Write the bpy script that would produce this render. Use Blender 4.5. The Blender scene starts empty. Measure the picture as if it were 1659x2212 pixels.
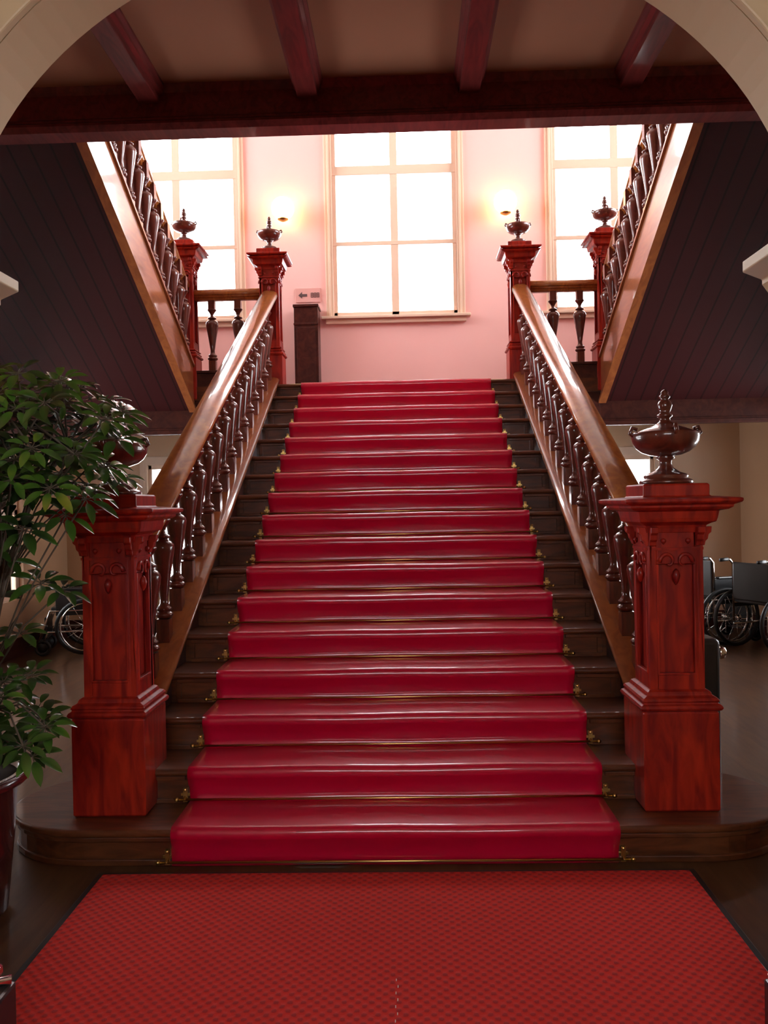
import bpy, bmesh, math, random
from mathutils import Vector, Matrix
random.seed(7)
C = bpy.context.scene.collection
S = bpy.context.scene
PI = math.pi

# ------------------------------------------------------------------ camera, sky, exposure
S.view_settings.view_transform = 'Standard'
S.view_settings.look = 'None'
S.view_settings.gamma = 1
S.view_settings.exposure = 0.0
cam = bpy.data.cameras.new('camera')
cam.sensor_fit = 'HORIZONTAL'; cam.sensor_width = 36; cam.lens = 36 * 1780 / 1659
cam.clip_start = .05; cam.clip_end = 200
co = bpy.data.objects.new('camera', cam); C.objects.link(co)
yaw, pitch, roll = .0274, -.00998, .01945
f = Vector((-math.sin(yaw) * math.cos(pitch), math.cos(yaw) * math.cos(pitch), math.sin(pitch)))
r = Vector((math.cos(yaw), math.sin(yaw), 0)); u = r.cross(f)
r2 = r * math.cos(roll) - u * math.sin(roll); u2 = r * math.sin(roll) + u * math.cos(roll)
M = Matrix.Identity(3); M.col[0] = r2; M.col[1] = u2; M.col[2] = -f
co.matrix_world = Matrix.Translation((.083, 0, 1.54)) @ M.to_4x4()
S.camera = co

SKY = 17.0
w = bpy.data.worlds.new('sky'); S.world = w; w.use_nodes = True
bg = w.node_tree.nodes['Background']; bg.inputs[0].default_value = (.93, .96, 1, 1); bg.inputs[1].default_value = SKY

def portal(loc, rot, sx, sy):
    l = bpy.data.lights.new('window_portal', 'AREA'); l.shape = 'RECTANGLE'; l.size = sx; l.size_y = sy
    l.cycles.is_portal = True
    o = bpy.data.objects.new('window_portal', l); C.objects.link(o); o.location = loc; o.rotation_euler = rot
    return o

# ------------------------------------------------------------------ materials
def mat(name, col, rough=.5, metal=0, spec=.5, coat=0, coat_rough=.08, sheen=0, emit=None, estr=0):
    m = bpy.data.materials.new(name); m.use_nodes = True
    b = m.node_tree.nodes['Principled BSDF']
    b.inputs['Base Color'].default_value = (*col, 1)
    b.inputs['Roughness'].default_value = rough; b.inputs['Metallic'].default_value = metal
    b.inputs['Specular IOR Level'].default_value = spec
    b.inputs['Coat Weight'].default_value = coat; b.inputs['Coat Roughness'].default_value = coat_rough
    b.inputs['Sheen Weight'].default_value = sheen
    if emit:
        b.inputs['Emission Color'].default_value = (*emit, 1); b.inputs['Emission Strength'].default_value = estr
    return m

def nodes(m):
    t = m.node_tree; return t, t.nodes, t.links, t.nodes['Principled BSDF']

def wood(name, c1, c2, rough=.3, coat=.6, scale=(6, 6, 1.2), coat_rough=.1, bump=.05, spec=.25):
    m = mat(name, c1, rough, spec=spec, coat=coat, coat_rough=coat_rough)
    t, n, l, b = nodes(m)
    tc = n.new('ShaderNodeTexCoord'); mp = n.new('ShaderNodeMapping'); mp.inputs['Scale'].default_value = scale
    nz = n.new('ShaderNodeTexNoise'); nz.inputs['Scale'].default_value = 3; nz.inputs['Detail'].default_value = 6; nz.inputs['Distortion'].default_value = 1.2
    cr = n.new('ShaderNodeValToRGB'); cr.color_ramp.elements[0].position = .35; cr.color_ramp.elements[1].position = .68
    cr.color_ramp.elements[0].color = (*c1, 1); cr.color_ramp.elements[1].color = (*c2, 1)
    l.new(tc.outputs['Object'], mp.inputs[0]); l.new(mp.outputs[0], nz.inputs['Vector']); l.new(nz.outputs[0], cr.inputs[0]); l.new(cr.outputs[0], b.inputs['Base Color'])
    bp = n.new('ShaderNodeBump'); bp.inputs['Strength'].default_value = bump; bp.inputs['Distance'].default_value = .002
    l.new(nz.outputs[0], bp.inputs['Height']); l.new(bp.outputs[0], b.inputs['Normal'])
    return m

def plaster(name, col, rough=.6, var=.04, spec=.4, coat=0):
    m = mat(name, col, rough, spec=spec, coat=coat, coat_rough=.25)
    t, n, l, b = nodes(m)
    tc = n.new('ShaderNodeTexCoord')
    nz = n.new('ShaderNodeTexNoise'); nz.inputs['Scale'].default_value = 2.5; nz.inputs['Detail'].default_value = 5
    cr = n.new('ShaderNodeValToRGB')
    cr.color_ramp.elements[0].color = (*[c * (1 - var) for c in col], 1); cr.color_ramp.elements[1].color = (*[min(1, c * (1 + var)) for c in col], 1)
    l.new(tc.outputs['Object'], nz.inputs['Vector']); l.new(nz.outputs[0], cr.inputs[0]); l.new(cr.outputs[0], b.inputs['Base Color'])
    return m

NEWEL = wood('red_mahogany', (.17, .006, .005), (.40, .022, .007), .42, .25, (5, 5, 1.0), .12, spec=.2)
RAILW = wood('handrail_mahogany', (.26, .070, .016), (.42, .14, .030), .3, .8, (5, 1, 5), .08)
DARK = wood('dark_mahogany', (.036, .008, .006), (.070, .016, .010), .45, .25, (4, 1, 4), .12, spec=.15)
STEP = wood('step_wood', (.060, .016, .006), (.13, .036, .012), .40, .5, (1.2, 6, 6), .08, spec=.2)
BEAM = wood('beam_wood', (.075, .011, .010), (.14, .020, .018), .45, .3, (6, 1, 6), .10, spec=.12)
STRINGW = wood('string_mahogany', (.22, .060, .020), (.32, .10, .030), .3, .9, (5, 1, 5), .07)
BALW = wood('baluster_mahogany', (.070, .011, .007), (.13, .024, .012), .3, .9, (6, 6, 2), .06)
PINK = plaster('pink_plaster', (.90, .53, .49), .6, .02)
TAN = plaster('tan_ceiling', (.25, .10, .052), .75, .03)
LOWTAN = plaster('lower_wall_plaster', (.66, .42, .25), .35, .03, coat=.4)
OLIVE = plaster('arch_wall_plaster', (.33, .20, .090), .6, .03)
CREAM = plaster('cream_moulding', (.43, .29, .165), .5, .02)
FRAME = plaster('window_frame_paint', (.76, .56, .42), .4, .02)
WHITEC = plaster('upper_ceiling', (.85, .75, .68), .7, .02)
BRASS = mat('brass', (.60, .38, .12), .28, 1)
CHROME = mat('polished_chrome', (.75, .73, .70), .12, 1)
BLACK = mat('black_vinyl', (.012, .011, .012), .4, coat=.3)
RUBBER = mat('black_rubber', (.01, .01, .01), .5)
GLOBE = mat('lamp_globe', (1, .85, .6), .3, emit=(1, .58, .22), estr=11)
POTM = mat('maroon_glaze', (.055, .010, .010), .22, coat=.6)
SOIL = mat('dark_soil', (.02, .018, .010), .9)
BARK = mat('bark', (.07, .05, .03), .8)

# floor: dark polished boards
def floor_mat():
    m = wood('polished_floor', (.060, .023, .010), (.10, .044, .018), .35, .45, (5, .7, 5), .12)
    return m
FLOOR = floor_mat()

def leaf_mat():
    m = mat('leaf', (.03, .09, .012), .3, coat=1, coat_rough=.12)
    t, n, l, b = nodes(m)
    tc = n.new('ShaderNodeTexCoord'); nz = n.new('ShaderNodeTexNoise'); nz.inputs['Scale'].default_value = 5
    cr = n.new('ShaderNodeValToRGB'); e = cr.color_ramp.elements
    e[0].position = .35; e[0].color = (.010, .022, .005, 1); e[1].position = .62; e[1].color = (.045, .11, .010, 1)
    e2 = e.new(.74); e2.color = (.14, .16, .012, 1)
    l.new(tc.outputs['Object'], nz.inputs['Vector']); l.new(nz.outputs[0], cr.inputs[0]); l.new(cr.outputs[0], b.inputs['Base Color'])
    b.inputs['Transmission Weight'].default_value = 0
    return m
LEAF = leaf_mat()

def carpet_mat():
    m = mat('red_stair_carpet', (.36, .004, .016), .42, spec=.25, coat=.8, coat_rough=.09, sheen=.03)
    t, n, l, b = nodes(m)
    b.inputs['Sheen Tint'].default_value = (1, .35, .42, 1); b.inputs['Sheen Roughness'].default_value = .4
    tc = n.new('ShaderNodeTexCoord'); nz = n.new('ShaderNodeTexNoise'); nz.inputs['Scale'].default_value = 260
    nz2 = n.new('ShaderNodeTexNoise'); nz2.inputs['Scale'].default_value = 3
    cr = n.new('ShaderNodeValToRGB'); cr.color_ramp.elements[0].color = (.44, .001, .032, 1); cr.color_ramp.elements[1].color = (.56, .001, .028, 1)
    l.new(tc.outputs['Object'], nz.inputs['Vector']); l.new(tc.outputs['Object'], nz2.inputs['Vector']); l.new(nz2.outputs[0], cr.inputs[0]); l.new(cr.outputs[0], b.inputs['Base Color'])
    bp = n.new('ShaderNodeBump'); bp.inputs['Strength'].default_value = .15; bp.inputs['Distance'].default_value = .001
    l.new(nz.outputs[0], bp.inputs['Height']); l.new(bp.outputs[0], b.inputs['Normal'])
    return m
CARPET = carpet_mat()

def rug_mat():
    m = mat('woven_red_rug', (.35, .02, .015), .85, spec=.15, sheen=.03)
    t, n, l, b = nodes(m)
    tc = n.new('ShaderNodeTexCoord'); mp = n.new('ShaderNodeMapping'); mp.inputs['Scale'].default_value = (2 * PI / .042, 2 * PI / .042, 1)
    sp = n.new('ShaderNodeSeparateXYZ')
    l.new(tc.outputs['Object'], mp.inputs[0]); l.new(mp.outputs[0], sp.inputs[0])
    sx = n.new('ShaderNodeMath'); sx.operation = 'SINE'; sy = n.new('ShaderNodeMath'); sy.operation = 'SINE'
    l.new(sp.outputs[0], sx.inputs[0]); l.new(sp.outputs[1], sy.inputs[0])
    mu = n.new('ShaderNodeMath'); mu.operation = 'MULTIPLY'; l.new(sx.outputs[0], mu.inputs[0]); l.new(sy.outputs[0], mu.inputs[1])
    nz = n.new('ShaderNodeTexNoise'); nz.inputs['Scale'].default_value = 90; l.new(tc.outputs['Object'], nz.inputs['Vector'])
    ad = n.new('ShaderNodeMath'); ad.operation = 'ADD'; l.new(mu.outputs[0], ad.inputs[0]); l.new(nz.outputs[0], ad.inputs[1])
    cr = n.new('ShaderNodeValToRGB'); e = cr.color_ramp.elements
    e[0].position = .0; e[0].color = (.54, .022, .015, 1); e[1].position = 1.0; e[1].color = (.30, .016, .018, 1)
    e3 = e.new(.72); e3.color = (.48, .020, .014, 1)
    l.new(ad.outputs[0], cr.inputs[0]); l.new(cr.outputs[0], b.inputs['Base Color'])
    bp = n.new('ShaderNodeBump'); bp.inputs['Strength'].default_value = .6; bp.inputs['Distance'].default_value = .003
    l.new(ad.outputs[0], bp.inputs['Height']); l.new(bp.outputs[0], b.inputs['Normal'])
    return m
RUG = rug_mat()

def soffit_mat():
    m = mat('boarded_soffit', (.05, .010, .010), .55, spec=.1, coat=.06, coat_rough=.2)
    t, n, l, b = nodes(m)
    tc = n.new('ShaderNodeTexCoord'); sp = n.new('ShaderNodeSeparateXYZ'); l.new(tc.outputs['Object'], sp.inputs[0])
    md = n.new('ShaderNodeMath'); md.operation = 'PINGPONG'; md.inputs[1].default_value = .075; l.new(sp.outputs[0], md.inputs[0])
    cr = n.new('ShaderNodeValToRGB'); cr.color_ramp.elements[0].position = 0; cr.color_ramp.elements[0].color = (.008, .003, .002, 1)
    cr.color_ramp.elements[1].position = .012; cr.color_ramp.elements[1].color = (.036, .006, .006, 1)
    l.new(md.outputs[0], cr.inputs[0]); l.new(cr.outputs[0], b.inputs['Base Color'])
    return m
SOFFIT = soffit_mat()

def glass_mat():
    m = bpy.data.materials.new('window_glass'); m.use_nodes = True
    t = m.node_tree; n = t.nodes; l = t.links; n.clear()
    o = n.new('ShaderNodeOutputMaterial'); mx = n.new('ShaderNodeMixShader'); tr = n.new('ShaderNodeBsdfTransparent'); g = n.new('ShaderNodeBsdfGlossy')
    g.inputs['Roughness'].default_value = .02; fr = n.new('ShaderNodeFresnel'); fr.inputs[0].default_value = 1.45
    l.new(fr.outputs[0], mx.inputs[0]); l.new(tr.outputs[0], mx.inputs[1]); l.new(g.outputs[0], mx.inputs[2]); l.new(mx.outputs[0], o.inputs[0])
    return m
GLASS = glass_mat()

# ------------------------------------------------------------------ mesh helpers
class MB:
    def __init__(s): s.v = []; s.f = []; s.sm = []
    def add(s, vs, fs, smooth=False):
        b = len(s.v); s.v += [tuple(v) for v in vs]
        s.f += [tuple(i + b for i in f) for f in fs]; s.sm += [smooth] * len(fs); return s
    def box(s, x0, x1, y0, y1, z0, z1, m=None):
        x0, x1 = sorted((x0, x1)); y0, y1 = sorted((y0, y1)); z0, z1 = sorted((z0, z1))
        vs = [Vector(p) for p in ((x0,y0,z0),(x1,y0,z0),(x1,y1,z0),(x0,y1,z0),(x0,y0,z1),(x1,y0,z1),(x1,y1,z1),(x0,y1,z1))]
        if m: vs = [m @ v for v in vs]
        return s.add(vs, [(0,3,2,1),(4,5,6,7),(0,1,5,4),(1,2,6,5),(2,3,7,6),(3,0,4,7)])
    def sq(s, prof, cx=0, cy=0, cz=0):                      # square loops (half, z)
        vs = []; fs = []
        for h, z in prof:
            vs += [(cx-h,cy-h,cz+z),(cx+h,cy-h,cz+z),(cx+h,cy+h,cz+z),(cx-h,cy+h,cz+z)]
        n = len(prof)
        for i in range(n-1):
            for k in range(4):
                a = i*4+k; b = i*4+(k+1) % 4; fs.append((a, b, b+4, a+4))
        fs.append((3,2,1,0)); e = (n-1)*4; fs.append((e,e+1,e+2,e+3))
        return s.add(vs, fs)
    def lathe(s, prof, cx=0, cy=0, cz=0, n=24, m=None, smooth=True):
        vs = []; fs = []
        for r, z in prof:
            for k in range(n):
                a = 2*PI*k/n; v = Vector((cx+r*math.cos(a), cy+r*math.sin(a), cz+z)); vs.append(m @ v if m else v)
        for i in range(len(prof)-1):
            for k in range(n):
                a = i*n+k; b = i*n+(k+1) % n; fs.append((a, b, b+n, a+n))
        fs.append(tuple(range(n-1, -1, -1))); e = (len(prof)-1)*n; fs.append(tuple(range(e, e+n)))
        return s.add(vs, fs, smooth)
    def tube(s, pts, r, n=8, closed=False, smooth=True):
        pts = [Vector(p) for p in pts]; vs = []; fs = []; N = len(pts)
        rr = r if isinstance(r, (list, tuple)) else [r]*N
        up = None
        for i, p in enumerate(pts):
            if closed: d = pts[(i+1) % N] - pts[i-1]
            else: d = pts[min(i+1, N-1)] - pts[max(i-1, 0)]
            d.normalize()
            if up is None: up = Vector((0,0,1)) if abs(d.z) < .9 else Vector((1,0,0))
            a = d.cross(up).normalized(); up = a.cross(d).normalized()
            for k in range(n):
                t = 2*PI*k/n; vs.append(p + (a*math.cos(t) + up*math.sin(t))*rr[i])
        for i in range(N if closed else N-1):
            j = (i+1) % N
            for k in range(n):
                fs.append((i*n+k, i*n+(k+1) % n, j*n+(k+1) % n, j*n+k))
        if not closed: fs.append(tuple(range(n-1,-1,-1))); fs.append(tuple(range((N-1)*n, N*n)))
        return s.add(vs, fs, smooth)
    def prism(s, poly, ax, a0, a1, smooth=False):           # polygon extruded along axis ax ('x','y','z')
        n = len(poly)
        def P(p, a):
            return (a, p[0], p[1]) if ax == 'x' else ((p[0], a, p[1]) if ax == 'y' else (p[0], p[1], a))
        vs = [P(p, a0) for p in poly] + [P(p, a1) for p in poly]
        fs = [(i, (i+1) % n, (i+1) % n + n, i+n) for i in range(n)]
        s.add(vs, fs, smooth); s.add(vs, [tuple(range(n-1,-1,-1)), tuple(range(n, 2*n))]); return s
    def sweep(s, prof, p0, p1, smooth=False):               # profile (x, dz) swept along a sloping line in YZ, verticals kept plumb
        n = len(prof)
        vs = [(p0[0]+a, p0[1], p0[2]+b) for a, b in prof] + [(p1[0]+a, p1[1], p1[2]+b) for a, b in prof]
        fs = [(i, (i+1) % n, (i+1) % n + n, i+n) for i in range(n)]
        s.add(vs, fs, smooth); s.add(vs, [tuple(range(n-1,-1,-1)), tuple(range(n, 2*n))]); return s
    def build(s, name, m, parent=None, bevel=0, seg=2, at=None):
        me = bpy.data.meshes.new(name); me.from_pydata(s.v, [], s.f)
        me.polygons.foreach_set('use_smooth', s.sm)
        bm = bmesh.new(); bm.from_mesh(me); bmesh.ops.remove_doubles(bm, verts=bm.verts, dist=1e-5); bmesh.ops.recalc_face_normals(bm, faces=bm.faces); bm.to_mesh(me); bm.free()
        me.materials.append(m)
        o = bpy.data.objects.new(name, me); C.objects.link(o)
        if parent: o.parent = parent
        if at: o.location = at
        if bevel:
            b = o.modifiers.new('bevel', 'BEVEL'); b.width = bevel; b.segments = seg; b.limit_method = 'ANGLE'; b.angle_limit = math.radians(40)
        return o

def thing(name, label, cat, loc=(0,0,0), group=None, rz=0):
    o = bpy.data.objects.new(name, None); C.objects.link(o); o.location = loc; o.rotation_euler.z = rz
    o.empty_display_size = .1
    return tag(o, label, cat, group)
def tag(o, label, cat, group=None, kind=None):
    o['label'] = label; o['category'] = cat
    if group: o['group'] = group
    if kind: o['kind'] = kind
    return o
def struct(name, mb, m, parent=None, bevel=0):
    o = mb.build(name, m, parent, bevel)
    if not parent: o['kind'] = 'structure'
    return o
def copy_tree(o, parent=None):
    c = o.copy(); C.objects.link(c)
    if parent: c.parent = parent
    for ch in list(o.children): copy_tree(ch, c)
    return c

# ------------------------------------------------------------------ dimensions
R = .16275; T = .30; N0 = 3.479; NS = 17
LZ = NS*R                      # landing 2.767
LY = N0 + T*(NS-1)             # landing nosing Y
WY = 9.90; SX = 4.05           # back wall, side walls
HX = 1.27                      # balustrade plane
SL = R/T
nos = lambda y: R + SL*(y-N0)  # nosing line height
UZ = LZ + 10*R                 # upper floor
CZ = 4.26                      # hall ceiling
RX = 2.15; RY = 8.45           # return flight balustrade plane, newel centre

# ------------------------------------------------------------------ room shell
struct('floor', MB().box(-5, 5, -4, 12, -.1, 0), FLOOR)
def wall_y(y0, y1, x0, x1, z0, z1, holes):                  # wall across X with rectangular holes (x0,x1,z0,z1)
    mb = MB(); xs = sorted({x0, x1, *[h[0] for h in holes], *[h[1] for h in holes]}); zs = sorted({z0, z1, *[h[2] for h in holes], *[h[3] for h in holes]})
    for a, b in zip(xs, xs[1:]):
        for c, d in zip(zs, zs[1:]):
            if not any(h[0] <= a and b <= h[1] and h[2] <= c and d <= h[3] for h in holes): mb.box(a, b, y0, y1, c, d)
    return mb
def wall_x(x0, x1, y0, y1, z0, z1, holes):
    mb = MB(); ys = sorted({y0, y1, *[h[0] for h in holes], *[h[1] for h in holes]}); zs = sorted({z0, z1, *[h[2] for h in holes], *[h[3] for h in holes]})
    for a, b in zip(ys, ys[1:]):
        for c, d in zip(zs, zs[1:]):
            if not any(h[0] <= a and b <= h[1] and h[2] <= c and d <= h[3] for h in holes): mb.box(x0, x1, a, b, c, d)
    return mb
WSILL, WTOP, WH = 3.80, 6.30, .74
WX = (-2.63, 0, 2.63)
LW = [(-3.04, -1.84, .6, 2.06), (1.84, 3.04, .6, 2.06)]
UP = 7.4
struct('wall_back', wall_y(WY, WY+.3, -SX-.3, SX+.3, LZ-.14, UP, [(x-WH, x+WH, WSILL, WTOP) for x in WX]), PINK)
struct('wall_back_lower', wall_y(WY, WY+.3, -SX-.3, SX+.3, 0, LZ-.14, LW), LOWTAN)
SWH = (6.3, 9.5, 4.6, 7.1)
LSW = (5.4, 8.75, .6, 2.45)
for s, nm in ((-1, 'left'), (1, 'right')):
    struct('wall_'+nm, wall_x(s*SX, s*(SX+.3), 2.65, WY, 0, LZ-.14, [LSW]), LOWTAN)
    struct('wall_%s_upper' % nm, wall_x(s*SX, s*(SX+.3), 2.65, WY, LZ-.14, UP, [SWH]), PINK)
    struct('baseboard_'+nm, MB().box(s*SX, s*(SX-.02), 2.7, WY-.02, 0, .2), DARK, bevel=.004)
    struct('baseboard_back_'+nm, MB().box(s*1.42, s*(SX-.02), WY-.02, WY, 0, .2), DARK, bevel=.004)
struct('ceiling', MB().box(-SX, SX, 2.65, 5.45, CZ, UZ), TAN)
struct('ceiling_upper', MB().box(-SX-.3, SX+.3, 2.4, WY+.3, UP, UP+.2), WHITEC)
# room in front of the arch (where the camera stands)
EW = (-1.6, -.2, 1.5, 3.4)
struct('wall_entrance_left', wall_x(-3.3, -3.5, -3.3, 2.42, 0, 4.2, [EW]), OLIVE)
struct('wall_entrance_right', wall_x(3.3, 3.5, -3.3, 2.42, 0, 4.2, [EW]), OLIVE)
struct('wall_entrance', wall_y(-3.5, -3.3, -3.5, 3.5, 0, 4.2, [(-1.5, 1.5, 2.3, 3.6)]), OLIVE)
struct('ceiling_entrance', MB().box(-3.5, 3.5, -3.5, 2.42, 4.2, 4.4), CREAM)

# arch wall
AX, AZ, AA, AB = .0, 2.285, 1.356, 1.105
A0, A1 = 2.42, 2.65
def arch_wall():
    mb = MB(); n = 48; H = UP
    pts = [(AX-AA, 0)] + [(AX-AA*math.cos(PI*i/n), AZ+AB*math.sin(PI*i/n)) for i in range(n+1)] + [(AX+AA, 0)]
    top = []
    for x, z in pts: top.append((x, z))
    # left and right piers
    mb.box(-SX-.3, AX-AA, A0, A1, 0, H); mb.box(AX+AA, SX+.3, A0, A1, 0, H)
    for (x0, z0), (x1, z1) in zip(pts[1:-1], pts[2:-1]):
        vs = [(x0,A0,z0),(x1,A0,z1),(x1,A0,H),(x0,A0,H),(x0,A1,z0),(x1,A1,z1),(x1,A1,H),(x0,A1,H)]
        mb.add(vs, [(0,1,2,3),(7,6,5,4),(0,4,5,1),(3,2,6,7)])
    return mb
aw = struct('wall_front', arch_wall(), OLIVE)
def arch_strip(da, w, y0, y1, prj=0):                       # moulding band following the arch
    n = 64; vs = []; fs = []
    for i in range(n+1):
        t = PI*i/n; c, s_ = math.cos(t), math.sin(t)
        for k, (d, y) in enumerate(((da, y0), (da+w, y0), (da+w, y1), (da, y1))):
            vs.append((AX-(AA+d)*c, y, AZ+(AB+d)*s_))
    for i in range(n):
        for k in range(4): fs.append((i*4+k, i*4+(k+1) % 4, i*4+4+(k+1) % 4, i*4+4+k))
    fs += [(0,1,2,3), (n*4+3, n*4+2, n*4+1, n*4)]
    return MB().add(vs, fs)
struct('trim_1', arch_strip(-.012, .075, A0-.03, A0), CREAM, bevel=.006)
t1 = [o for o in bpy.data.objects if o.name == 'trim_1'][0]
arch_strip(.06, .035, A0-.05, A0-.0).build('bead', CREAM, t1, bevel=.012)
arch_strip(-.012, .012, A0, A1).build('soffit_lining', CREAM, t1)
for s in (-1, 1):
    x = AX + s*AA
    cap = MB()
    zt = AZ - .0
    prof = [(0, -.27), (.03, -.27), (.05, -.24), (.075, -.20), (.085, -.165), (.07, -.16), (.07, -.13), (.11, -.11), (.135, -.075), (.135, -.06), (.195, -.035), (.195, 0), (0, 0)]
    vs = []; fs = []; n = len(prof)
    for y, e in ((A0, 1), (A1, 1)):
        pass
    poly = [(x - s*p, zt+z) for p, z in prof]
    cap.prism(poly, 'y', A0-.05, A1+.0)
    struct('trim_%d' % (2 if s < 0 else 3), cap, CREAM, bevel=.004)

# ------------------------------------------------------------------ windows of the back wall
def window_obj(name, cx, z0, z1, half, y=WY, rows=None, wallx=None):
    """casing + frame + glass, built across X at plane y"""
    rt = MB()
    fw = .075
    # casing round the opening
    rt.box(cx-half-.09, cx-half, y-.03, y, z0-.02, z1+.10); rt.box(cx+half, cx+half+.09, y-.03, y, z0-.02, z1+.10)
    rt.box(cx-half, cx+half, y-.03, y, z1, z1+.10)
    rt.box(cx-half-.055, cx-half-.03, y-.045, y-.03, z0-.02, z1+.13); rt.box(cx+half+.03, cx+half+.055, y-.045, y-.03, z0-.02, z1+.13)
    o = rt.build(name, FRAME, None, bevel=.005); o['kind'] = 'structure'
    fr = MB()
    fr.box(cx-half, cx-half+.045, y+.02, y+.09, z0, z1); fr.box(cx+half-.045, cx+half, y+.02, y+.09, z0, z1)
    fr.box(cx-half, cx+half, y+.02, y+.09, z0, z0+.05); fr.box(cx-half, cx+half, y+.02, y+.09, z1-.05, z1)
    fr.box(cx-.045, cx+.045, y+.02, y+.09, z0, z1)
    for zz, h in rows: fr.box(cx-half, cx+half, y+.015, y+.09, zz-h, zz+h)
    fr.build('sash_frame', FRAME, o, bevel=.005)
    MB().box(cx-half+.02, cx+half-.02, y+.05, y+.056, z0+.02, z1-.02).build('glass_pane', GLASS, o)
    sl = MB().box(cx-half-.15, cx+half+.15, y-.09, y+.02, z0-.045, z0-.012); sl.box(cx-half-.10, cx+half+.10, y-.05, y, z0-.10, z0-.045)
    sl.build('window_sill', FRAME, o, bevel=.006)
    return o
for i, x in enumerate(WX):
    window_obj('window_%d' % (i+1), x, WSILL, WTOP, WH, rows=[(4.67, .025), (5.545, .055)])
    portal((x, WY+.28, (WSILL+WTOP)/2), (PI/2, 0, 0), WH*2, WTOP-WSILL)
for i, (a, b, c, d) in enumerate(LW):
    window_obj('window_%d' % (i+4), (a+b)/2, c, d, .60, rows=[(1.3, .03)])
    portal(((a+b)/2, WY+.28, (c+d)/2), (PI/2, 0, 0), b-a, d-c)
def added_side_window(name, s, X, hole, m=FRAME):
    y0, y1, z0, z1 = hole
    fr = MB(); a, b = s*(X+.05), s*(X+.12)
    fr.box(a, b, y0, y0+.07, z0, z1); fr.box(a, b, y1-.07, y1, z0, z1); fr.box(a, b, y0, y1, z0, z0+.07); fr.box(a, b, y0, y1, z1-.07, z1)
    k = 3 if y1-y0 > 2 else 2
    for j in range(1, k): yy = y0+(y1-y0)*j/k; fr.box(a, b, yy-.035, yy+.035, z0, z1)
    fr.box(a, b, y0, y1, (z0+z1)/2-.03, (z0+z1)/2+.03)
    o = fr.build(name, m, None, bevel=.005); o['kind'] = 'structure'
    MB().box(s*(X+.08), s*(X+.085), y0+.03, y1-.03, z0+.03, z1-.03).build('glass_pane', GLASS, o)
    portal((s*(X+.28 if X > 3.4 else X+.19), (y0+y1)/2, (z0+z1)/2), (0, s*PI/2, 0), z1-z0, y1-y0)
added_side_window('window_6', -1, SX, SWH); added_side_window('window_7', 1, SX, SWH)  # unseen upper windows, added to light the back wall and landing
added_side_window('window_8', -1, SX, LSW); added_side_window('window_9', 1, SX, LSW)  # unseen lower windows, added to brighten the side passages
added_side_window('window_10', -1, 3.3, EW); added_side_window('window_11', 1, 3.3, EW)  # unseen entrance windows, added as front light for the hall
# unseen fanlight in the entrance wall, added to light the rug from behind
dr = MB()
for x in (-1.46, -.75, 0, .75, 1.46): dr.box(x-.04, x+.04, -3.44, -3.36, 2.3, 3.6)
for z in (2.3, 3.52): dr.box(-1.5, 1.5, -3.44, -3.36, z, z+.08)
d1 = dr.build('window_12', FRAME, None, bevel=.005); d1['kind'] = 'structure'
MB().box(-1.47, 1.47, -3.405, -3.4, 2.33, 3.57).build('glass_pane', GLASS, d1)
portal((0, -3.49, 2.95), (-PI/2, 0, 0), 3.0, 1.3)

# ------------------------------------------------------------------ ceiling beams
hb = thing('header_beam', 'dark wooden cross beam spanning the stair opening under the ceiling', 'beam', (0, 5.375, 3.98))
MB().box(-SX, SX, -.075, .075, 0, CZ-3.98).build('beam_body', BEAM, hb, bevel=.004)
MB().prism([(-.075, 0), (-.105, .03), (-.105, .045), (-.085, .06), (-.085, .075), (-.075, .085)], 'x', -SX, SX).build('lower_moulding', BEAM, hb)
MB().prism([(-.075, CZ-3.98), (-.11, CZ-3.98), (-.075, CZ-3.98-.045)], 'x', -SX, SX).build('upper_moulding', BEAM, hb)
for x, lb in ((-1.52, 'leftmost of the four dark ceiling beams, beside the left arch curve'), (-.50, 'dark ceiling beam running towards the left wall lamp, second from left'),
              (.535, 'dark ceiling beam running towards the right wall lamp, third from left'), (1.55, 'rightmost of the four dark ceiling beams, beside the right arch curve')):
    b = thing('ceiling_beam', lb, 'beam', (x, 2.66, CZ), 'ceiling beams above the hall')
    MB().box(-.065, .065, 0, 2.63, -.115, 0).build('beam_body', BEAM, b, bevel=.005)
    for s in (-1, 1):
        m = MB()
        m.prism([(s*.065, 0), (s*.10, 0), (s*.10, -.02), (s*.085, -.04), (s*.085, -.06), (s*.065, -.075)], 'y', 0, 2.63)
        m.build('side_moulding', BEAM, b)

# ------------------------------------------------------------------ central staircase
st = thing('staircase', 'wide central wooden staircase climbing to the landing under the windows', 'staircase', (0, N0, 0))
SWD = 1.212
ny = lambda k: T*(k-1)                                       # local nosing y
def bull(y0, z, back, x0, x1, th=.035, mb=None):
    """tread with a rounded nose, front at y0"""
    mb = mb or MB(); rr = th/2; poly = []
    for i in range(9):
        a = PI/2 + PI*i/8; poly.append((y0+rr+rr*math.cos(a), z-rr+rr*math.sin(a)))
    poly += [(back, z-th), (back, z)]
    return mb.prism(poly, 'x', x0, x1)
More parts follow.
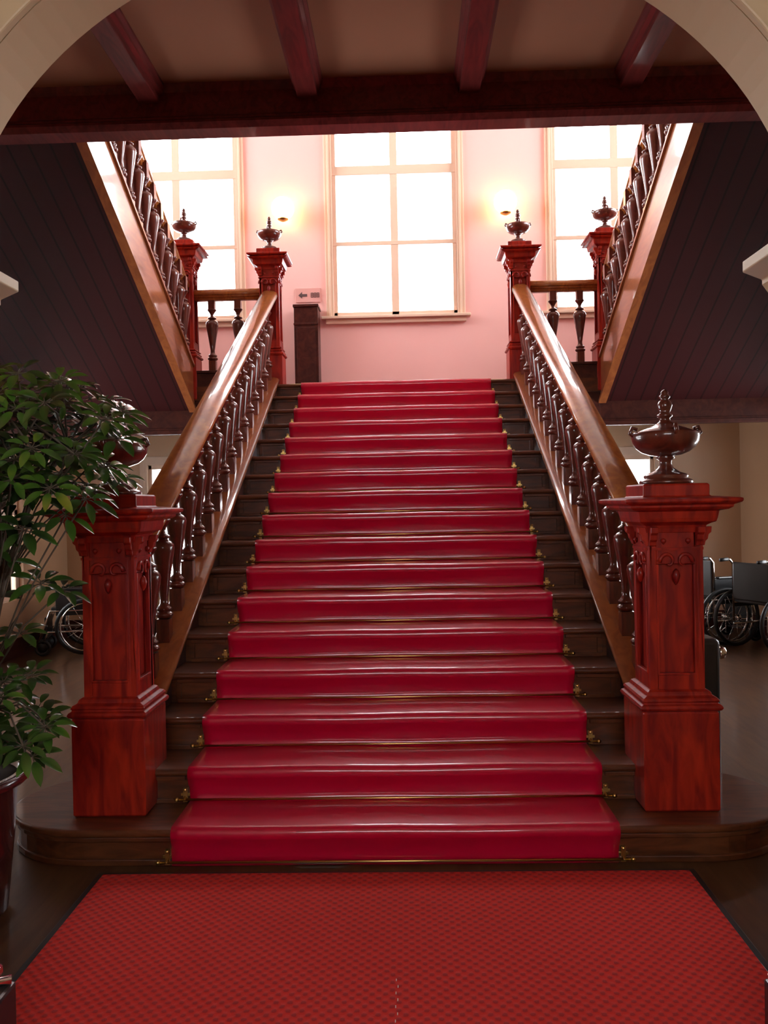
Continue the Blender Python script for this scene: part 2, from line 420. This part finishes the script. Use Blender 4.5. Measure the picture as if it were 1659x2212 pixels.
# first step with curved ends
def curtail(off, z0, z1, mb):
    n = 16; rx = .45-off; cy = .39; poly = []
    cxr = 1.34
    for i in range(n+1):
        a = -PI/2 + PI*i/n; poly.append((cxr+rx*math.cos(a), cy+(.39-off)*math.sin(a)))
    for i in range(n+1):
        a = PI/2 + PI*i/n; poly.append((-cxr+rx*math.cos(a), cy+(.39-off)*math.sin(a)))
    return mb.prism(poly, 'z', z0, z1)
s1 = MB(); curtail(.03, 0, R-.035, s1); s1.build('step_base', STEP, st, bevel=.004).name = 'riser'
cv = MB(); curtail(.018, R-.06, R-.035, cv); cv.build('cove_moulding', STEP, st, bevel=.006)
s2 = MB(); curtail(0, R-.035, R, s2); s2.build('tread', STEP, st, bevel=.014, seg=4)
sb = MB(); curtail(.02, 0, .03, sb); sb.build('base_moulding', STEP, st, bevel=.006)
for k in range(2, NS+1):
    m = MB(); y = ny(k); z = k*R
    bull(y, z, y+T+.05 if k < NS else y+.35, -SWD, SWD, mb=m)
    ob = m.build('tread', STEP, st)
    m = MB(); m.box(-SWD, SWD, y+.03, y+.055, z-R, z-.035)
    for s in (-1, 1):                                        # panelled ends of the riser beside the carpet
        m.box(s*.97, s*1.17, y+.018, y+.03, z-R+.0, z-R+.022); m.box(s*.97, s*1.17, y+.016, y+.03, z-.055, z-.035)
        m.box(s*1.15, s*1.18, y+.018, y+.03, z-R+.022, z-.055)
    m.build('riser', STEP, st, bevel=.003)
for s, nm in ((-1, 'left'), (1, 'right')):
    # capping of the closed string + string board down to the floor
    y0, y1 = 3.94-N0, 8.34-N0
    c = MB()
    z0 = nos(3.94)+.035; z1 = nos(8.34)+.035
    prof = [(s*-.09, -.035), (s*-.09, -.015)] + [(-s*.088*math.cos(PI*i/12), -.012+.030*math.sin(PI*i/12)) for i in range(1, 12)] + [(s*.09, -.015), (s*.09, -.035)]
    c.sweep(prof, (s*HX, y0, z0), (s*HX, y1, z1), True); c.build('string_capping', STRINGW, st)
    b = MB(); e = [(y0, 0.165), (y1, 0.165), (y1, z1-.035), (y0, z0-.035)]
    b.prism(e, 'x', s*(HX-.065), s*(HX+.065)); b.build('string_board', DARK, st, bevel=.004)
    # raised moulding under the capping (outer side)
    b = MB(); b.sweep([(s*.065, -.1), (s*.08, -.1), (s*.085, -.035), (s*.065, -.035)], (s*HX, y0, z0), (s*HX, y1, z1)); b.build('string_moulding', STRINGW, st)
# landing slab
ld = MB(); ld.box(-SX+.003, SX-.003, LY+.06-N0, WY-N0-.003, LZ-.14, LZ-.001); ld.build('landing', STEP, st)
for s in (-1, 1):
    fa = MB(); ya, yb = 8.36-N0, 8.44-N0
    fa.box(s*1.35, s*(RX-.1), ya, yb, 2.29, 2.905); fa.box(s*(RX-.1), s*(SX-.003), ya, yb, 2.29, 2.62)
    fa.box(s*1.35, s*(RX-.1), ya-.02, yb+.03, 2.905, 2.93); fa.box(s*1.35, s*(SX-.003), ya-.02, ya, 2.29, 2.33); fa.box(s*1.35, s*(SX-.003), ya-.012, ya, 2.33, 2.35)
    fa.build('landing_fascia', DARK, st, bevel=.003)

# ------------------------------------------------------------------ newel posts
def urn(mb, z, k=1.0):
    p = [(.118,0),(.118,.012),(.112,.02),(.095,.026),(.100,.036),(.088,.046),(.060,.056),(.034,.075),(.026,.095),(.028,.110),(.040,.116),(.040,.122),(.034,.127),
         (.072,.133),(.105,.146),(.130,.166),(.146,.192),(.150,.215),(.149,.230),(.142,.238),(.128,.236),(.120,.242),(.085,.256),(.050,.268),(.026,.285),(.022,.300),
         (.034,.308),(.034,.316),(.022,.324),(.028,.340),(.034,.358),(.028,.375),(.016,.386),(.024,.394),(.024,.402),(.016,.410),(.018,.418),(.010,.428),(.002,.432)]
    return mb.lathe([(r*k, zz*k) for r, zz in p], 0, 0, z, n=32)
def make_newel(label, x, y, zb, base_h, shaft_top, bh, shh, top=.25, drop=0, group='carved newel posts with urn finials'):
    """zb floor of the post, base_h height of base block, shaft_top height of shaft"""
    t = thing('newel_post', label, 'newel post', (x, y, zb), group)
    MB().sq([(bh-.006, -drop), (bh, -drop+.01), (bh, base_h-.065), (bh-.006, base_h-.06), (bh+.010, base_h-.052), (bh+.016, base_h-.042), (bh+.010, base_h-.032), (bh-.002, base_h-.026), (bh-.002, base_h-.02), (bh+.004, base_h-.012), (bh-.004, base_h-.002), (bh-.022, base_h+.006), (shh+.022, base_h+.014), (shh+.018, base_h+.022), (shh+.008, base_h+.028), (shh+.002, base_h+.03)]).build('base_block', NEWEL, t, bevel=.004)
    sh = MB(); z0 = base_h+.025; z1 = shaft_top
    sh.sq([(shh-.024, z0), (shh-.024, z1)])
    w_ = shh*.30
    for a in range(4):
        m = Matrix.Rotation(a*PI/2, 4, 'Z')
        sh.box(-shh, -shh+w_, -shh, -shh+.026, z0, z1, m); sh.box(shh-w_, shh, -shh, -shh+.026, z0, z1, m)
        sh.box(-shh+w_, shh-w_, -shh, -shh+.026, z0, z0+.07, m); sh.box(-shh+w_, shh-w_, -shh, -shh+.026, z1-.16, z1, m)
    sh.build('shaft', NEWEL, t, bevel=.004)
    pm = MB()
    for a in range(4):
        m = Matrix.Rotation(a*PI/2, 4, 'Z'); i0 = -shh+w_; d = -shh-.004; zz0 = z0+.07; zz1 = z1-.16
        pm.box(i0-.004, i0+.008, d, d+.02, zz0, zz1, m); pm.box(-i0-.008, -i0+.004, d, d+.02, zz0, zz1, m); pm.box(i0, -i0, d, d+.02, zz0-.004, zz0+.008, m)
    pm.build('panel_moulding', NEWEL, t, bevel=.003)
    for a in range(4):                                       # carved drops and scrolls at the head of each panel
        m = Matrix.Rotation(a*PI/2, 4, 'Z')
        W = shh-w_*.4
        for sgn in (-1, 1):
            pts = []
            for i in range(15):
                th = i/14*1.6*PI; rr = .030*(1-i/18)
                pts.append(m @ Vector((sgn*(.040+1.3*rr*math.cos(th)-.005), -shh-.004, z1-.15+1.5*rr*math.sin(th))))
            MB().tube(pts, [.011*(1-i/22) for i in range(15)], 6).build('carved_scroll', NEWEL, t)
            MB().lathe([(.002,-.016),(.011,-.006),(.013,0),(.008,.008),(.002,.010)], 0, 0, 0, 10, m @ Matrix.Translation((sgn*shh*.45, -shh-.004, z1-.055))).build('carved_bead', NEWEL, t)
        MB().box(-W, W, -shh-.008, -shh, z1-.098, z1-.086, m).build('carved_fillet', NEWEL, t)
        MB().lathe([(.002,-.05),(.012,-.035),(.018,-.01),(.012,.01),(.003,.02)], 0, 0, 0, 10, m @ Matrix.Translation((0, -shh-.002, z1-.20))).build('carved_drop', NEWEL, t)
    cp = MB(); z = z1
    cp.sq([(shh+.006, z-.02), (shh+.010, z), (shh+.014, z+.012), (shh+.03, z+.022), (shh+.045, z+.028), (shh+.05, z+.045), (shh+.055, z+.075), (shh+.085, z+.082), (shh+.10, z+.092), (top-.03, z+.102), (top-.004, z+.112), (top, z+.118), (top, z+.128), (top-.01, z+.132), (.15*top/.25, z+.140), (.145*top/.25, z+.145)])
    # corner brackets under the cap
    cp.build('cap', NEWEL, t, bevel=.002)
    for a in range(4):
        m = Matrix.Rotation(a*PI/2, 4, 'Z')
        for xx in (-shh+w_*.5, shh-w_*.5):
            d = -shh
            poly = [(d+.004, z1-.08), (d-.010, z1-.078), (d-.014, z1-.06), (d-.024, z1-.05), (d-.028, z1-.03), (d-.040, z1-.02), (d-.042, z1+.005), (d+.004, z1+.005)]
            bk = MB(); n0 = len(poly)
            vs = [m @ Vector((xx-.016, p[0], p[1])) for p in poly] + [m @ Vector((xx+.016, p[0], p[1])) for p in poly]
            bk.add(vs, [(i, (i+1) % n0, (i+1) % n0+n0, i+n0) for i in range(n0)] + [tuple(range(n0-1, -1, -1)), tuple(range(n0, 2*n0))])
            bk.build('bracket', NEWEL, t, bevel=.003)
    MB().sq([(.145*top/.25, z+.140), (.145*top/.25, z+.19), (.138*top/.25, z+.197)]).build('neck_block', NEWEL, t, bevel=.003)
    u_ = MB(); urn(u_, z+.197, top/.25); uo = u_.build('urn_finial', BALW, t)
    for a in range(4):
        m = Matrix.Rotation(a*PI/2, 4, 'Z'); k = top/.25
        MB().tube([m @ Vector((.135*k, 0, z+.197+.215*k)), m @ Vector((.160*k, 0, z+.197+.235*k)), m @ Vector((.150*k, 0, z+.197+.258*k)), m @ Vector((.128*k, 0, z+.197+.250*k))], .010*k, 8).build('scroll_ear', BALW, uo)
    return t
NB = R
make_newel('large red carved newel post at the foot of the stairs, half behind the plant', -HX, 3.80, NB, .50, 1.245, .165, .12)
make_newel('large red carved newel post at the foot of the stairs beside the wheelchairs', HX, 3.80, NB, .50, 1.245, .165, .12)
make_newel('newel post at the stair top in front of the left wall lamp', -HX, 8.45, LZ, .36, 1.19, .125, .10, .205, .13)
make_newel('newel post at the stair top in front of the right wall lamp', HX, 8.45, LZ, .36, 1.19, .125, .10, .205, .13)
make_newel('outer landing newel post silhouetted on the left window', -RX, RY, LZ, .36, 1.30, .125, .10, .205, .13)
make_newel('outer landing newel post silhouetted on the right window', RX, RY, LZ, .36, 1.30, .125, .10, .205, .13)

# ------------------------------------------------------------------ balustrades
def baluster_mb(h, slope=0, top_extra=.04):
    """square foot, turned vase, square head; foot and head cut deep enough to die into a sloping rail"""
    k = h/.78; m = MB()
    m.box(-.036, .036, -.036, .036, -.03 if slope else 0, .12*k)
    m.lathe([(.030,.12*k),(.040,.125*k),(.050,.135*k),(.052,.145*k),(.044,.155*k),(.034,.160*k),(.044,.170*k),(.045,.178*k),(.034,.188*k),(.023,.205*k),(.022,.23*k),(.030,.29*k),(.042,.37*k),(.055,.45*k),
             (.062,.49*k),(.065,.515*k),(.061,.535*k),(.046,.552*k),(.028,.560*k),(.026,.566*k),(.042,.573*k),(.045,.581*k),(.034,.590*k),(.018,.600*k),(.015,.612*k),(.024,.635*k),(.040,.658*k),(.047,.668*k),(.047,.676*k)], n=20)
    m.box(-.034, .034, -.034, .034, .674*k, h + (top_extra if slope else 0))
    return m
BAL = baluster_mb(.78, 1)
def rail_profile(s, w_=.085, h=.115):
    p = [(-w_*.55, -h), (w_*.55, -h), (w_*.55, -h*.82), (w_*.80, -h*.72), (w_*.80, -h*.60), (w_, -h*.52), (w_, -h*.30)]
    for i in range(1, 12):
        a = PI*i/12; p.append((w_*.98*math.cos(a), -h*.30 + h*.36*math.sin(a)))
    p += [(-w_, -h*.30), (-w_, -h*.52), (-w_*.80, -h*.60), (-w_*.80, -h*.72), (-w_*.55, -h*.82)]
    return p
def smooth_rail(o):
    me = o.data
    for p in me.polygons: p.use_smooth = len(p.vertices) == 4
    md = o.modifiers.new('bevel', 'BEVEL'); md.width = .002; md.segments = 1; md.limit_method = 'ANGLE'; md.angle_limit = math.radians(35); md.harden_normals = False
RT = .915                                                    # rail top above nosing line
first = None
ORD = ['lowest']
def wording(i, n):
    names = ['first','second','third','fourth','fifth','sixth','seventh','eighth','ninth','tenth','eleventh','twelfth','thirteenth','fourteenth','fifteenth','sixteenth','seventeenth']
    return names[i]
for s, nm in ((-1, 'left'), (1, 'right')):
    b = thing('stair_balustrade', 'main stair balustrade on the %s, wide polished handrail over turned balusters' % nm, 'balustrade', (s*HX, 3.94, nos(3.94)+.045), 'main stair balustrades')
    m = MB(); y1 = 8.34-3.94; zt = RT-.045
    m.sweep(rail_profile(s), (0, -.06, zt - .06*SL), (0, y1+.02, zt + SL*(y1+.02)))
    smooth_rail(m.build('handrail', RAILW, b))
    for i in range(16):
        yy = 4.31 + .2645*i - 3.94
        if i == 15: yy = 8.275-3.94
        if first is None: o = BAL.build('baluster', BALW, b, bevel=.003); first = o
        else: o = first.copy(); C.objects.link(o); o.parent = b
        o.location = (s*.015, yy, SL*yy)
# landing balustrades
lfirst = None
for s, nm in ((-1, 'left'), (1, 'right')):
    b = thing('landing_balustrade', 'short level balustrade between the two newel posts %s of the stair top' % nm, 'balustrade', (s*(HX+RX)/2, 8.45, 2.93), 'landing balustrades')
    hl = (RX-HX)/2-.10
    m = MB(); m.prism([(a, z) for a, z in [(q[0]*.75, q[1]*.95) for q in rail_profile(1)]], 'x', -hl, hl); o = m.build('handrail', RAILW, b); o.location = (0, 0, .84)
    smooth_rail(o)
    for xx in (1.61, 1.88):
        if lfirst is None: o = baluster_mb(.74).build('baluster', BALW, b, bevel=.003); lfirst = o
        else: o = lfirst.copy(); C.objects.link(o); o.parent = b
        o.location = (s*(xx-(HX+RX)/2), 0, 0)
# return flights
NSU = 10
for s, nm in ((-1, 'left'), (1, 'right')):
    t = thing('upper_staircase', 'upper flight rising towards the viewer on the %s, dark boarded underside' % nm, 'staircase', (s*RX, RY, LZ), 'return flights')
    yb = -(RY-5.46)
    for k in range(1, NSU+1):
        y = -.08 - T*(k-1) ; z = k*R
        m = MB(); xa, xb = s*.06, s*(SX-RX-.003)
        m.box(xa, xb, y+.0, max(y-T-.03, yb), z-.035, z); m.box(xa, xb, y-.05, y-.03, z-R-.03, z-.035)
        m.build('step', STEP, t)
    # string with glossy inner face
    zt = lambda yy: .045 + R + SL*(-.08-yy)
    m = MB(); m.prism([(-.02, zt(-.02)-.035), (-.02, zt(-.02)-.46), (yb, zt(yb)-.46), (yb, zt(yb)-.035)], 'x', s*-.095, s*-.045)
    m.build('string_board', STRINGW, t, bevel=.004)
    m = MB(); m.sweep([(s*-.115, -.035), (s*-.115, -.01), (s*-.095, .005), (s*.07, .005), (s*.085, -.01), (s*.085, -.035)], (0, -.09, zt(-.09)), (0, yb, zt(yb))); m.build('string_capping', STRINGW, t)
    m = MB(); m.sweep([(s*-.115, -.47), (s*-.115, -.435), (s*-.10, -.42), (s*-.04, -.42), (s*-.04, -.47)], (0, -.02, zt(-.02)), (0, yb, zt(yb))); m.build('lower_moulding', STRINGW, t)
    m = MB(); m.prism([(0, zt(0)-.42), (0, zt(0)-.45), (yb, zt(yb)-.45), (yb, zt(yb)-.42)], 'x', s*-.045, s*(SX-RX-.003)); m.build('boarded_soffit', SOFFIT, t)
    b = thing('upper_balustrade', 'sloping balustrade of the upper flight crossing the %s window' % nm, 'balustrade', (s*RX, RY, LZ), 'return flight balustrades')
    m = MB(); m.sweep([(q[0]*.8, q[1]) for q in rail_profile(s)], (0, -.09, zt(-.09)+.86), (0, yb, zt(yb)+.86)); smooth_rail(m.build('handrail', RAILW, b))
    i = 0
    while True:
        yy = -.22 - .2*i; i += 1
        if yy < yb+.05: break
        o = first.copy(); C.objects.link(o); o.parent = b; o.location = (s*-.04, yy, zt(yy)); o.scale = (1, 1, .985)

# ------------------------------------------------------------------ stair carpet and rods
def carpet():
    pts = []; o_ = .011; rr = .0175+o_
    for k in range(1, NS+1):
        y = N0+T*(k-1); z = k*R
        pts.append((y+.03-o_, z-R+(.002 if k == 1 else o_)))
        pts.append((y+.028-o_, z-R+.045)); pts.append((y+.022-o_, z-.085)); pts.append((y+.018-o_, z-.075)); pts.append((y-.007, z-.040)); pts.append((y-.0108, z-.034))
        for i in range(8):
            a = PI - PI/2*i/7; pts.append((y+.021+.032*math.cos(a), z-.021+.032*math.sin(a)))
        pts.append((y+.025, z+o_))
        if k < NS: pts += [(y+.10, z+o_), (y+.24, z+o_), (y+T+.004, z+o_)]
        else: pts += [(y+.3, z+o_), (y+1.25, z+o_)]
    nx = 48; W = 1.905; vs = []; fs = []
    rnd = [[random.uniform(-1, 1) for _ in range(nx+1)] for _ in range(NS+1)]
    for j, (y, z) in enumerate(pts):
        k = min(NS, max(0, int(round(z/R)))); wob = .008*math.sin(k*1.7)
        for i in range(nx+1):
            x = -W/2 + W*i/nx + wob*.4
            dz = .0015*math.sin(x*7+k*2.1) + .0006*rnd[k][i]
            vs.append((x, y-.0015*math.sin(x*5+k), z + (dz if z > .1 else 0)))
    n = nx+1
    for j in range(len(pts)-1):
        for i in range(nx): fs.append((j*n+i, j*n+i+1, (j+1)*n+i+1, (j+1)*n+i))
    o = MB().add(vs, fs, True).build('stair_carpet', CARPET)
    sd = o.modifiers.new('solid', 'SOLIDIFY'); sd.thickness = .008; sd.offset = -1
    return tag(o, 'red carpet runner covering the middle of the central stairs', 'carpet')
cp = carpet()
# make solidify go inwards
me = cp.data
up_ = sum(1 for p in me.polygons if p.normal.z > .9) > sum(1 for p in me.polygons if p.normal.z < -.9)
if not up_: cp.modifiers[0].offset = 1

rod0 = None
for k in range(1, NS+1):
    y = N0+T*(k-1)+.03; z = (k-1)*R
    lb = 'brass stair rod at the foot of the %s riser counted up from the floor' % wording(k-1, 17)
    if k == 1: lb = 'lowest brass stair rod, along the floor between rug and first step'
    if k == NS: lb = 'topmost brass stair rod, just below the landing carpet'
    if rod0 is None:
        r_ = thing('stair_rod', lb, 'stair rod', (0, y-.020, z+.020), 'brass stair rods')
        m = MB(); m.tube([(-1.0, 0, 0), (1.0, 0, 0)], .0055, 10); m.lathe([(.002,0),(.011,.006),(.011,.014),(.004,.022)], n=10, m=Matrix.Translation((1.0,0,0)) @ Matrix.Rotation(PI/2, 4, 'Y')); m.lathe([(.002,0),(.011,.006),(.011,.014),(.004,.022)], n=10, m=Matrix.Translation((-1.0,0,0)) @ Matrix.Rotation(-PI/2, 4, 'Y'))
        m.build('rod', BRASS, r_)
        for s in (-1, 1):
            m = MB(); x = s*.972
            m.box(x-.010, x+.010, .004, .020, -.012, .052); m.box(x-.022, x+.022, .012, .020, .014, .026); m.tube([(x, .004, 0), (x, -.010, .004), (x, .004, .012)], .006, 8); m.lathe([(.009,0),(.007,.006),(.002,.008)], n=10, m=Matrix.Translation((x, .006, .044)) @ Matrix.Rotation(PI/2, 4, 'X'))
            m.build('bracket', BRASS, r_, bevel=.002)
        rod0 = r_
    else:
        r_ = copy_tree(rod0); r_.location = (0, y-.020, z+.020); r_['label'] = lb

# ------------------------------------------------------------------ floor rug
rg = thing('floor_rug', 'large woven red rug with black edge at the foot of the stairs', 'rug', (0, 0, 0))
MB().box(-1.215, 1.215, -.6, 3.40, .001, .012).build('pile', RUG, rg)
m = MB(); m.box(-1.24, -1.215, -.6, 3.42, .0, .011); m.box(1.215, 1.24, -.6, 3.42, .0, .011); m.box(-1.215, 1.215, 3.40, 3.42, .0, .011); m.build('edge_binding', BLACK, rg, bevel=.003)
m = MB()
for i in range(9): m.box(.02+(i % 2)*.006, .0225+(i % 2)*.006, 2.34+i*.035, 2.352+i*.035, .0115, .0135)
m.build('seam_stitch', mat('pale_thread', (.6, .5, .45), .7), rg)

# ------------------------------------------------------------------ wall lamps
def sconce(label, x):
    t = thing('wall_lamp', label, 'wall lamp', (x, WY, 5.05), 'globe wall lamps')
    m = MB(); m.lathe([(.06, 0), (.06, .012), (.045, .02), (.02, .03)], n=24, m=Matrix.Rotation(PI/2, 4, 'X')); m.tube([(0, -.02, 0), (0, -.08, -.05), (0, -.16, -.13), (0, -.17, -.15)], .009, 8)
    m.build('wall_bracket', BRASS, t)
    MB().lathe([(.006, -.158), (.03, -.150), (.060, -.134), (.064, -.124), (.058, -.124), (.03, -.139)], 0, -.17, 0, 24).build('globe_holder', BRASS, t)
    n = 14; MB().lathe([(.135*math.sin(PI*i/n)+.0005, -.0-.135*math.cos(PI*i/n)) for i in range(n+1)], 0, -.17, 0, 28).build('glass_globe', GLOBE, t)
sconce('glowing globe wall lamp left of the centre window', -1.31)
sconce('glowing globe wall lamp right of the centre window', 1.31)

# ------------------------------------------------------------------ direction sign and dark cabinet by the wall
PLATE = mat('pink_sign_plate', (.72, .36, .32), .5); INK = mat('sign_ink', (.09, .05, .05), .6)
sg = thing('direction_sign', 'small pink direction sign with left arrow above the dark cabinet', 'sign', (-1.05, WY-.012, 4.06))
MB().box(-.15, .15, 0, .012, -.085, .085).build('plate', PLATE, sg, bevel=.003)
m = MB(); m.prism([(-.115, 0), (-.07, .04), (-.07, .014), (-.01, .014), (-.01, -.014), (-.07, -.014), (-.07, -.04)], 'y', -.004, .001); m.build('arrow', INK, sg)
m = MB()
for i in range(3):                                           # blurred block characters
    x = .035+i*.036
    m.box(x, x+.005, -.004, .001, -.028, .028); m.box(x+.023, x+.028, -.004, .001, -.028, .028)
    for z in (-.028, -.003, .022): m.box(x, x+.028, -.004, .001, z, z+.006)
m.build('lettering', INK, sg)
cb = thing('narrow_cabinet', 'tall narrow dark cabinet on the landing under the arrow sign', 'cabinet', (-1.05, WY-.16, LZ))
MB().box(-.14, .14, -.12, .15, 0, 1.09).build('body', DARK, cb, bevel=.004)
m = MB(); m.box(-.15, .15, -.135, .15, 1.09, 1.12); m.box(-.145, .145, -.128, -.12, .88, .905); m.box(-.145, .145, -.128, -.12, 0, .08); m.build('moulding', DARK, cb, bevel=.004)
m = MB(); m.box(-.11, .11, -.13, -.12, .12, .85); m.build('door', DARK, cb, bevel=.004)

# ------------------------------------------------------------------ wheelchairs and the objects in the side passages
def make_wheelchair(label, x, y, rz):
    t = thing('wheelchair', label, 'wheelchair', (x, y, 0), 'parked wheelchairs', rz)
    for s in (-1, 1):                                        # facing -Y locally
        m = MB(); cx = s*.29
        m.tube([(cx, .08+.29*math.cos(a), .30+.28*math.sin(a)) for a in [2*PI*i/32 for i in range(32)]], .020, 8, True)
        wh = m.build('rear_wheel', RUBBER, t)
        m = MB(); m.tube([(cx+s*.03, .08+.25*math.cos(a), .30+.25*math.sin(a)) for a in [2*PI*i/32 for i in range(32)]], .008, 8, True)
        m.build('push_rim', CHROME, wh)
        m = MB()
        for i in range(12):
            a = 2*PI*i/12; m.tube([(cx, .08, .30), (cx, .08+.28*math.cos(a), .30+.28*math.sin(a))], .0022, 5)
        m.lathe([(.03, -.03), (.03, .03)], n=14, m=Matrix.Translation((cx, .08, .30)) @ Matrix.Rotation(PI/2, 4, 'Y'))
        m.build('spokes', CHROME, wh)
        m = MB(); m.tube([(s*.22, -.36+.07*math.cos(a), .085+.07*math.sin(a)) for a in [2*PI*i/18 for i in range(18)]], .015, 8, True); m.lathe([(.05, -.008), (.05, .008)], n=16, m=Matrix.Translation((s*.22, -.36, .085)) @ Matrix.Rotation(PI/2, 4, 'Y')); m.build('caster_wheel', RUBBER, t)
        m = MB(); m.tube([(s*.235, .18, .28), (s*.235, .18, .86), (s*.235, .22, .905), (s*.235, .25, .91)], .012, 8); m.tube([(s*.235, .18, .47), (s*.235, -.28, .47), (s*.235, -.34, .30), (s*.235, -.42, .12)], .012, 8); m.tube([(s*.235, .18, .25), (s*.235, -.30, .25), (s*.22, -.36, .13)], .012, 8); m.tube([(s*.235, .14, .68), (s*.235, -.14, .68), (s*.235, -.18, .47)], .010, 8)
        m.build('side_frame', CHROME, t)
        MB().tube([(s*.235, .25, .91), (s*.235, .35, .905)], .018, 10).build('push_handle', RUBBER, t)
        MB().box(s*.235-.03, s*.235+.03, -.17, .14, .685, .71).build('armrest', BLACK, t, bevel=.01)
        MB().box(s*.232, s*.245, -.22, .17, .42, .69).build('side_guard', BLACK, t, bevel=.004)
        MB().box(s*.05, s*.20, -.50, -.36, .10, .115).build('footplate', BLACK, t, bevel=.004)
    MB().box(-.225, .225, -.27, .18, .47, .51).build('seat', BLACK, t, bevel=.012)
    MB().box(-.20, .20, -.34, -.315, .17, .40).build('calf_strap', BLACK, t, bevel=.006)
    MB().box(-.225, .225, .165, .20, .50, .88).build('backrest', BLACK, t, bevel=.012)
    return t
make_wheelchair('black wheelchair parked nearest the right newel post, with chrome push rim', 3.36, 8.95, 1.9)
make_wheelchair('black wheelchair parked against the bright right side wall', 3.66, 8.35, 2.0)
make_wheelchair('black wheelchair in the left passage, seen through the plant', -3.50, 8.9, -1.3)
# black upright board and chrome bell top behind the right newel
ub = thing('umbrella_stand', 'black upright stand with chrome knob just behind right newel post', 'stand', (1.70, 4.55, 0))
MB().box(-.10, .055, -.09, .09, 0, .78).build('body', BLACK, ub, bevel=.03, seg=4)
m = MB(); m.lathe([(.002, -.035), (.022, -.028), (.03, -.01), (.03, .01), (.022, .028), (.002, .035)], .088, -.0, .69, 16); m.box(.05, .08, -.01, .01, .68, .70); m.build('knob', CHROME, ub)

# low metal-topped blocks at the very near corners
for s, nm in ((-1, 'left'), (1, 'right')):
    t = thing('floor_block', 'low dark block with polished bar at the near %s corner of the rug' % nm, 'block', (s*1.18, 2.16, .012), 'low blocks flanking the rug')
    MB().box(-.155, .155, -.09, .09, 0, .225).build('body', BLACK, t, bevel=.01)
    MB().tube([(s*.15, -.13, .255), (-s*.12, .05, .275), (-s*.13, .058, .275)], [.024, .024, .012], 14).build('polished_bar', CHROME, t)
    MB().tube([(s*.15, -.07, .238), (-s*.15, .07, .238)], .013, 12).build('polished_bar', CHROME, t)

# ------------------------------------------------------------------ potted plant
PX, PY = -1.665, 3.08
pl = thing('potted_plant', 'tall leafy schefflera in a dark maroon pot left of the stairs', 'plant', (PX, PY, 0))
MB().lathe([(.17, 0), (.185, .01), (.215, .30), (.228, .49), (.232, .495), (.262, .50), (.272, .51), (.272, .535), (.262, .54), (.235, .54), (.23, .51)], n=40).build('pot', POTM, pl)
MB().lathe([(.228, .50), (.228, .522)], n=32).build('soil', SOIL, pl)
br = MB(); fo = MB()
def leaflet(mb, p, d, n_, L, W):
    """pointed oval folded leaflet starting at p, direction d, normal n_"""
    side = d.cross(n_).normalized(); ns = 6; vs = []; fs = []
    for i in range(ns+1):
        t = i/ns; wd = W*math.sin(PI*min(1, t*.92+.06))**.8*(1 if i < ns else .05); dr = -.28*L*t*t
        c = p + d*(L*t) + Vector((0, 0, dr))
        vs += [c - side*wd + n_*wd*.35, c, c + side*wd + n_*wd*.35]
    for i in range(ns):
        a = i*3; fs += [(a, a+1, a+4, a+3), (a+1, a+2, a+5, a+4)]
    mb.add(vs, fs, True)
def umbel(c, axis, L, n=8):
    axis = axis.normalized(); t = Vector((0, 0, 1)) if abs(axis.z) < .9 else Vector((1, 0, 0))
    a = axis.cross(t).normalized(); b = axis.cross(a); off = random.random()*6
    for i in range(n):
        th = off + 2*PI*i/n; out = (a*math.cos(th) + b*math.sin(th)); d = (out + axis*random.uniform(-.05, .35)).normalized()
        p0 = c + d*.03; fo_n = (axis - d*axis.dot(d)).normalized()
        br.tube([c, p0], .002, 4)
        l = L*random.uniform(.8, 1.1); leaflet(fo, p0, d, fo_n, l, l*.20)
V = Vector
stems = [[V((0, 0, .5)), V((.03, .0, .9)), V((.05, .02, 1.35)), V((.12, .03, 1.75)), V((.15, .03, 1.92))],
         [V((.05, .04, .5)), V((.10, .06, .85)), V((.17, .08, 1.25)), V((.30, .06, 1.6)), V((.45, .06, 1.78))],
         [V((-.06, -.02, .5)), V((-.10, .02, 1.0)), V((-.08, .03, 1.6)), V((-.05, .04, 1.9))],
         [V((.04, -.04, .5)), V((.10, -.04, .66)), V((.20, -.04, .80))]]
for s_ in stems: br.tube(s_, [.016-.002*i for i in range(len(s_))], 7)
def spray(src, dst, L, n=8):
    mid = (src+dst)/2 + V((0, 0, .05)); br.tube([src, mid, dst], .0035, 5)
    ax = V((dst.x-src.x, (dst.y-src.y)-.35, .75)); umbel(dst, ax, L, n)
# canopy: cloud reaching towards the stairs
cnt = 0
while cnt < 165:
    x = random.uniform(-.25, .70); z = random.uniform(1.54, 2.08); y = random.uniform(-.28, .30)
    top = 2.08 - .12*max(0, (x-.24)/.46)**1.3
    low = 1.56 + max(0, (x-.3))*.25
    if z > top or z < low or x*x/.5+y*y/.12 > 1.25: continue
    if PY+y < 2.80: y = 2.80-PY
    src = random.choice([stems[0][3], stems[0][2], stems[1][3], stems[1][2], stems[1][4], stems[3][-1] if False else stems[0][4]]); spray(src, V((x, y, z)), random.uniform(.065, .095)); cnt += 1
for (x, z) in [(.26, 1.50), (.34, 1.26), (.41, 1.23), (.14, 1.20), (.22, 1.06), (.12, 1.00), (.36, 1.47), (.47, 1.52), (.16, 1.40), (.20, 1.35), (.56, 1.58), (.18, 1.47)]:
    y = random.uniform(-.2, .15); spray(random.choice([stems[0][2], stems[1][2], stems[1][1]]), V((x, y, z)), .10, 7)
for i in range(20):
    x = random.uniform(.12, .42); z = random.uniform(.66, .92) - max(0, x-.3)*.3; y = random.uniform(-.22, .1)
    spray(stems[3][random.choice((1, 2))], V((x, y, z)), random.uniform(.07, .095))
br.build('stems', BARK, pl); fo.build('foliage', LEAF, pl)
